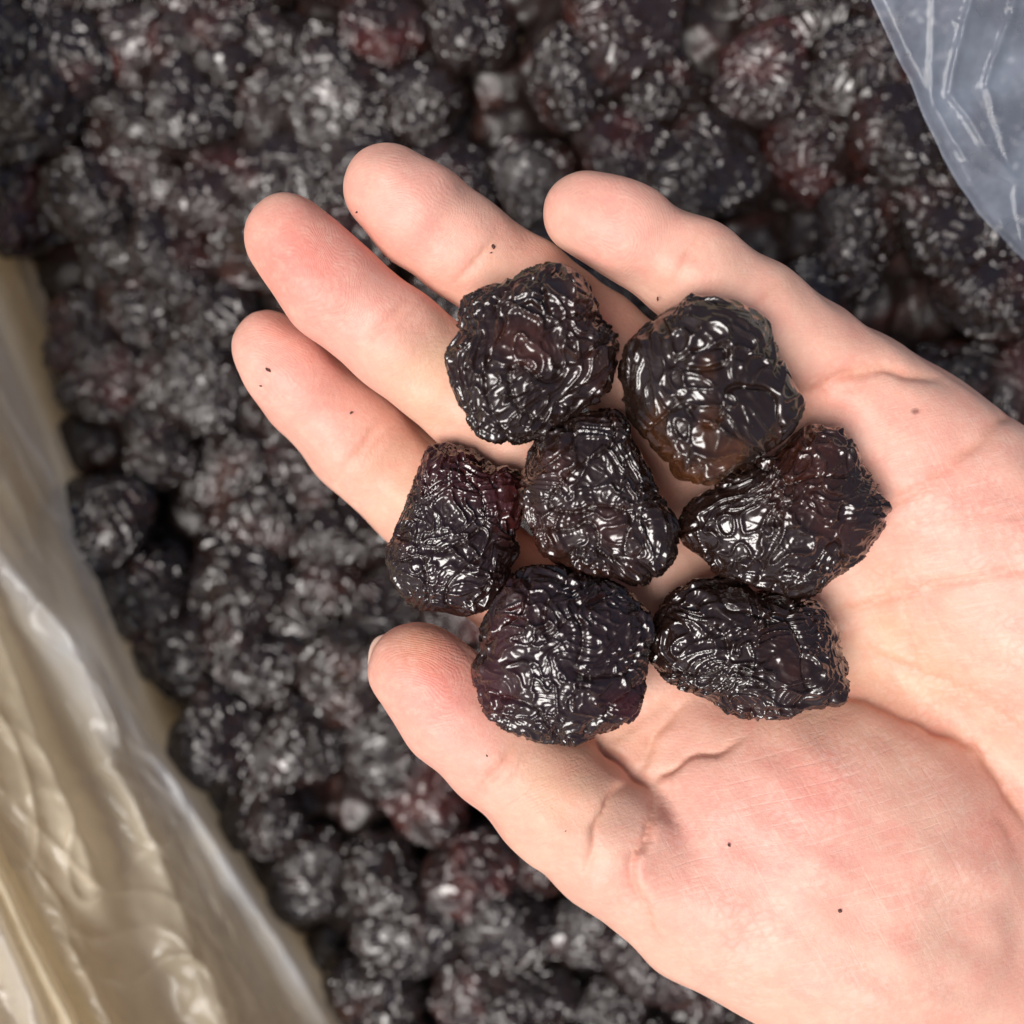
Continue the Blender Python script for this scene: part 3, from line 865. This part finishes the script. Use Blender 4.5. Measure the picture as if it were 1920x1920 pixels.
HERO = [
 dict(pts=[(874,572),(910,553),(946,541),(996,519),(1049,519),(1089,534),(1117,569),(1130,609),(1158,633),(1161,700),(1139,747),(1096,772),(1060,795),(1024,809),(949,828),(896,812),(867,775),(849,737),(844,675),(862,637),(866,600)],
      hz=8.0, seed=100, rot=0.9, st=0.8, lam=3.5, amp=0.72, folds=1.1, spots=0.6, mat=M_PRUNE, lift=0.0,
      label='roundish black prune with broad folds, lying across the ring and middle fingers'),
 dict(pts=[(1162,658),(1191,627),(1233,591),(1281,568),(1337,577),(1387,596),(1421,619),(1432,652),(1452,686),(1477,731),(1491,762),(1483,790),(1458,824),(1421,858),(1365,883),(1297,911),(1258,906),(1233,877),(1196,821),(1171,754)],
      hz=8.8, seed=231, rot=-0.3, st=0.9, lam=4.3, amp=0.66, folds=1.3, spots=-0.2, mat=M_AMBER, lift=0.5,
      label='largest smoother prune with amber-brown translucent end, at the base of the little finger'),
 dict(pts=[(799,837),(830,828),(867,841),(899,866),(917,881),(955,881),(980,906),(982,953),(976,1000),(980,1037),(962,1070),(949,1118),(927,1145),(868,1167),(833,1154),(779,1141),(739,1109),(716,1060),(714,1031),(730,1006),(752,953),(771,919),(783,891)],
      hz=7.6, seed=317, rot=0.4, st=0.85, lam=2.6, amp=0.60, folds=1.0, spots=1.0, mat=M_WINE, lift=0.0,
      label='notched finely wrinkled reddish-black prune lying across the index finger'),
 dict(pts=[(977,890),(992,869),(1017,828),(1055,800),(1105,775),(1149,772),(1167,790),(1180,828),(1205,869),(1224,906),(1252,950),(1271,994),(1258,1047),(1224,1078),(1196,1090),(1149,1078),(1071,1075),(1017,1047),(992,1006),(977,953)],
      hz=8.2, seed=402, rot=-0.5, st=0.75, lam=2.8, amp=0.62, folds=1.1, spots=0.8, mat=M_PRUNE, lift=2.5,
      label='prune in the middle of the cluster, ringed by the other prunes on the palm'),
 dict(pts=[(1272,996),(1297,948),(1337,914),(1382,883),(1444,858),(1477,827),(1500,802),(1534,795),(1570,799),(1590,824),(1607,866),(1629,917),(1652,951),(1646,990),(1629,1024),(1590,1066),(1562,1085),(1522,1114),(1453,1106),(1392,1095),(1343,1078),(1319,1045),(1280,1010)],
      hz=8.2, seed=513, rot=0.3, st=0.85, lam=3.5, amp=0.74, folds=1.1, spots=0.6, mat=M_PRUNE, lift=1.5,
      label='glossy black prune with a pointed end, beside the heart line of the palm'),
 dict(pts=[(949,1106),(962,1088),(994,1077),(1063,1073),(1144,1093),(1185,1118),(1213,1154),(1219,1203),(1213,1244),(1201,1292),(1185,1333),(1144,1365),(1079,1392),(1039,1382),(970,1361),(921,1333),(897,1292),(882,1248),(903,1219),(901,1175),(925,1134)],
      hz=8.2, seed=640, rot=-0.1, st=0.8, lam=2.9, amp=0.66, folds=1.1, spots=1.0, mat=M_WINE, lift=0.0,
      label='round densely ridged purple-black prune resting against the thumb'),
 dict(pts=[(1221,1187),(1238,1142),(1266,1110),(1311,1087),(1347,1089),(1428,1110),(1493,1114),(1558,1134),(1575,1162),(1591,1183),(1593,1227),(1607,1276),(1591,1321),(1530,1333),(1437,1349),(1388,1341),(1327,1317),(1258,1284),(1225,1252),(1216,1220)],
      hz=7.8, seed=777, rot=0.12, st=0.62, lam=2.8, amp=0.66, folds=1.0, spots=1.1, mat=M_PRUNE, lift=0.0,
      label='wide oval prune with long lengthwise ridges, on the ball of the thumb'),
]
for hpr in HERO:
    zc = 4.0
    pts = np.array([P(x, y, zc)[:2] for x, y in hpr['pts']])
    c = (pts.min(0) + pts.max(0)) / 2
    rel = pts - c
    az = np.arctan2(rel[:, 1], rel[:, 0]); rad = np.linalg.norm(rel, axis=1)
    o_ = np.argsort(az); az = az[o_]; rad = rad[o_]
    azp = np.r_[az - 2 * math.pi, az, az + 2 * math.pi]; rp = np.r_[rad, rad, rad]
    fine_a = np.linspace(-math.pi, math.pi, 361)
    fr = np.interp(fine_a, azp, rp)
    kern = np.exp(-np.linspace(-2, 2, 9) ** 2); kern /= kern.sum()
    fr = np.convolve(np.r_[fr[-5:-1], fr, fr[1:5]], kern, 'valid')
    radius_fn = lambda a: np.interp(a, fine_a, fr) - 0.25
    V, F = prune_shape(ICO_H, radius_fn, hpr['hz'], hpr['seed'], hpr['rot'], hpr['st'], hpr['lam'], hpr['amp'], hpr['folds'], hpr['spots'])
    # rest it on the skin: lowest position where the underside touches
    gaps = []
    for i in np.where(V[:, 2] < -0.25 * hpr['hz'])[0][::25]:
        t = hand_top(c[0] + V[i, 0], c[1] + V[i, 1])
        if t is not None: gaps.append(t - V[i, 2])
    z = float(np.quantile(gaps, 0.93)) if gaps else zc
    z += hpr['lift']
    me = mesh_from('prune', V * MM, F)
    if hpr['mat'] is M_AMBER:
        attr_float(me, 'amber', np.clip(1.15 - np.linalg.norm((V - np.array([-3.0, -11.5, 0])) / np.array([9, 9, 14]), axis=1) + 0.25 * waves(V, 7, 12, 3), 0, 1))
    o = add_obj('prune', me, hpr['mat'], None, Vector((c[0] * MM, c[1] * MM, z * MM)))
    tag(o, hpr['label'], 'prune', 'prunes held in the hand')
    print('hero', hpr['seed'], 'z', round(z, 2))

# crumbs stuck to the skin
bm = bmesh.new(); bmesh.ops.create_icosphere(bm, subdivisions=2, radius=1)
for v in bm.verts:
    v.co *= 0.8 + 0.4 * random.random()
crumb_me = bpy.data.meshes.new('crumb'); bm.to_mesh(crumb_me); bm.free()
crumb_me.materials.append(M_CRUMB)
CR = [(925, 463, .55, 'dark crumb stuck at the crease of the ring finger'), (921, 474, .25, 'tiny crumb just below the dark crumb on the ring finger crease'),
      (503, 694, .55, 'dark crumb stuck near the tip of the index finger'), (489, 724, .25, 'tiny crumb on the lower edge of the index fingertip'),
      (659, 774, .4, 'small dark crumb on the middle of the index finger'), (1233, 561, .35, 'small crumb on the little finger above the largest prune'),
      (1265, 1396, .5, 'thin dark flake by the fold at the base of the thumb'), (1575, 1708, .4, 'dark speck on the ball of the thumb'),
      (913, 1417, .3, 'tiny speck on the thumb below its joint'), (776, 1380, .25, 'tiny speck on the outer edge of the thumb'), (1367, 1585, .28, 'tiny speck on the upper ball of the thumb'),
      (669, 398, .28, 'tiny dark speck on the side of the ring fingertip'), (1060, 1558, .28, 'tiny speck near the knuckle fold of the thumb')]
for x, y, r, lab in CR:
    p0 = P(x, y, 0); z = hand_top(p0[0], p0[1])
    if z is None: continue
    p1 = P(x, y, z)
    o = add_obj('crumb', crumb_me, None, None, Vector((p1[0] * MM, p1[1] * MM, (z + r * 0.25) * MM)))
    r *= 0.72; o.scale = (r * MM * random.uniform(.6, 1), r * MM * random.uniform(.9, 1.4), r * MM * 0.5); o.rotation_euler = (0, 0, random.random() * 3)
    tag(o, lab, 'crumb', 'crumbs stuck to the hand')

# ------------------------------------------------------------------ the heap
variants = []
for i in range(7):
    r0 = np.random.default_rng(900 + i)
    a0, b0 = 14.4 + r0.uniform(-1.4, 1.6), 12.0 + r0.uniform(-1.2, 1.3)
    ph3, ph5 = r0.uniform(0, 6.28, 2)
    rf = lambda a, a0=a0, b0=b0, ph3=ph3, ph5=ph5: a0 * b0 / np.sqrt((b0 * np.cos(a)) ** 2 + (a0 * np.sin(a)) ** 2) * (1 + 0.08 * np.cos(3 * a + ph3) + 0.05 * np.cos(5 * a + ph5))
    V, F = prune_shape(ICO_B, rf, 8.2 + r0.uniform(-0.8, 1), 1000 + 41 * i, r0.uniform(0, 3), r0.uniform(0.65, 1), 3.5 + r0.uniform(-.4, .8), 0.8, 1.3, 0.9)
    me = mesh_from('heap_prune', V * MM, F); me.materials.append(M_HEAP)
    variants.append(me)

rh = np.random.default_rng(77)
edge_jit = -40
def inside_heap(x, y, z):
    k = H / (S * (H - z)); pxx, pyy = 960 + x * k, 960 - y * k
    ex = np.interp(pyy, EDGE[:, 1], EDGE[:, 0])
    return pxx > ex + edge_jit
def lattice(sp, jit, ox, oy):
    out = []
    for r in range(-12, 13):
        for c in range(-12, 13):
            x = (c + 0.5 * (r % 2)) * sp + ox + rh.uniform(-jit, jit); y = r * sp * 0.87 + oy + rh.uniform(-jit, jit)
            out.append((x, y))
    return out
def in_view(x, y, z, m):
    k = H / (S * (H - z)); return abs(x * k) < 960 + m and abs(y * k) < 960 + m

lower = [(x, y) for x, y in lattice(18.6, 2.6, 4, 3) if in_view(x, y, heap_z(x, y) - 24, 160) and inside_heap(x, y, -112)]
LV, LF, nvt = [], [], 0
D, F4 = ICO_L
placed = []
from mathutils import Euler
for x, y in lower:
    z = float(heap_z(x, y)) - 28 + rh.uniform(-3, 3)
    rot = np.array(Euler((rh.uniform(-.5, .5), rh.uniform(-.5, .5), rh.uniform(0, 6.28))).to_matrix())
    V = D * np.array([13, 11.5, 9])
    V = V * (1 + 0.05 * waves(V + rh.uniform(-90, 90, 3), 5.5, 16, 5))[:, None]
    LV.append(V @ rot.T + np.array([x, y, z])); LF.append(F4 + nvt); nvt += len(V)
    placed.append((x, y, z))
me = mesh_from('prune_heap', np.concatenate(LV) * MM - np.array([0, 0, -0.13]), np.concatenate(LF))
M_LOW = prune_material('deep_prune_skin', (0.015, 0.0085, 0.0070), (0.042, 0.012, 0.008), 0.42, 0.52, 0.76, 0.0006)
for nd in M_LOW.node_tree.nodes:
    if nd.type == 'BSDF_PRINCIPLED': nd.inputs['Coat Weight'].default_value = 0.0
o = add_obj('prune_heap', me, M_LOW, None, (0, 0, -0.13))
tag(o, 'deeper layer of dark prunes showing in the gaps of the heap', 'prune heap', None, 'stuff')

heap_objs = []
count = 0
for x, y in lattice(21.0, 3.6, -3, -5):
    zt = float(heap_z(x, y))
    edge_jit = rh.uniform(-60, 15)
    if not inside_heap(x, y, -106) or not in_view(x, y, zt - 9, 110): continue
    if rh.random() < 0.09: continue
    # rest on whatever lies below
    z = -999
    for (a, b_, c_) in placed:
        d2 = (a - x) ** 2 + (b_ - y) ** 2
        R2 = 18.5 ** 2
        if d2 < R2: z = max(z, c_ + math.sqrt(R2 - d2) * 0.82)
    z = float(np.clip(z, zt - 16, zt - 3)) if z > -900 else zt - 10
    z += rh.uniform(-3.5, 3.5)
    sc = rh.uniform(0.85, 1.15)
    o = add_obj('heap_prune', variants[int(rh.integers(0, len(variants)))], None, None, Vector((x * MM, y * MM, z * MM)))
    o.rotation_euler = (rh.uniform(-.45, .45) + (math.pi if rh.random() < .4 else 0), rh.uniform(-.45, .45), rh.uniform(0, 6.28))
    o.scale = (sc, sc, sc)
    q_ = to_px(np.array([[x, y, z]]))[0]
    redd = rh.random() < 0.16
    if redd:
        o.material_slots[0].link = 'OBJECT'; o.material_slots[0].material = M_HEAP_RED
    heap_objs.append((o, q_, redd))
    count += 1
MARKS = [((395, 400), 'heap prune just beyond the tip of the middle finger'), ((360, 620), 'heap prune just beyond the tip of the index finger'),
         ((640, 230), 'heap prune just beyond the tip of the ring finger'), ((960, 300), 'heap prune between the tips of the ring and little fingers'),
         ((600, 1200), 'heap prune just beyond the tip of the thumb'), ((640, 1060), 'heap prune in the gap between the thumb and the index finger'),
         ((1480, 420), 'heap prune beside the middle joint of the little finger'), ((1720, 570), 'heap prune beside the base of the little finger'),
         ((900, 1720), 'heap prune beside the lowest joint of the thumb'), ((1150, 1850), 'heap prune beside the ball of the thumb'),
         ((790, 1560), 'heap prune beside the middle joint of the thumb'), ((1560, 60), 'heap prune touching the edge of the clear creased flap')]
used = set()
for (mx, my), lab in MARKS:
    best = min((i for i in range(len(heap_objs)) if i not in used), key=lambda i: np.hypot(heap_objs[i][1][0] - mx, heap_objs[i][1][1] - my))
    used.add(best)
    tag(heap_objs[best][0], lab, 'prune', 'prunes heaped in the bag')
for i, (o, q_, redd) in enumerate(heap_objs):
    if i in used: continue
    ex = np.interp(q_[1], EDGE[:, 1], EDGE[:, 0])
    if q_[0] - ex < 130: lab = ('reddish' if redd else 'blackish') + ' wrinkled heap prune at the foot of the milky bag side'
    elif redd: lab = 'reddish wine-coloured wrinkled prune in the heap under the hand'
    else: lab = 'dark wrinkled prune lying in the heap below the hand'
    tag(o, lab, 'prune', 'prunes heaped in the bag')
print('heap prunes', count, 'lower', len(lower), 'hand faces', len(hme.polygons))
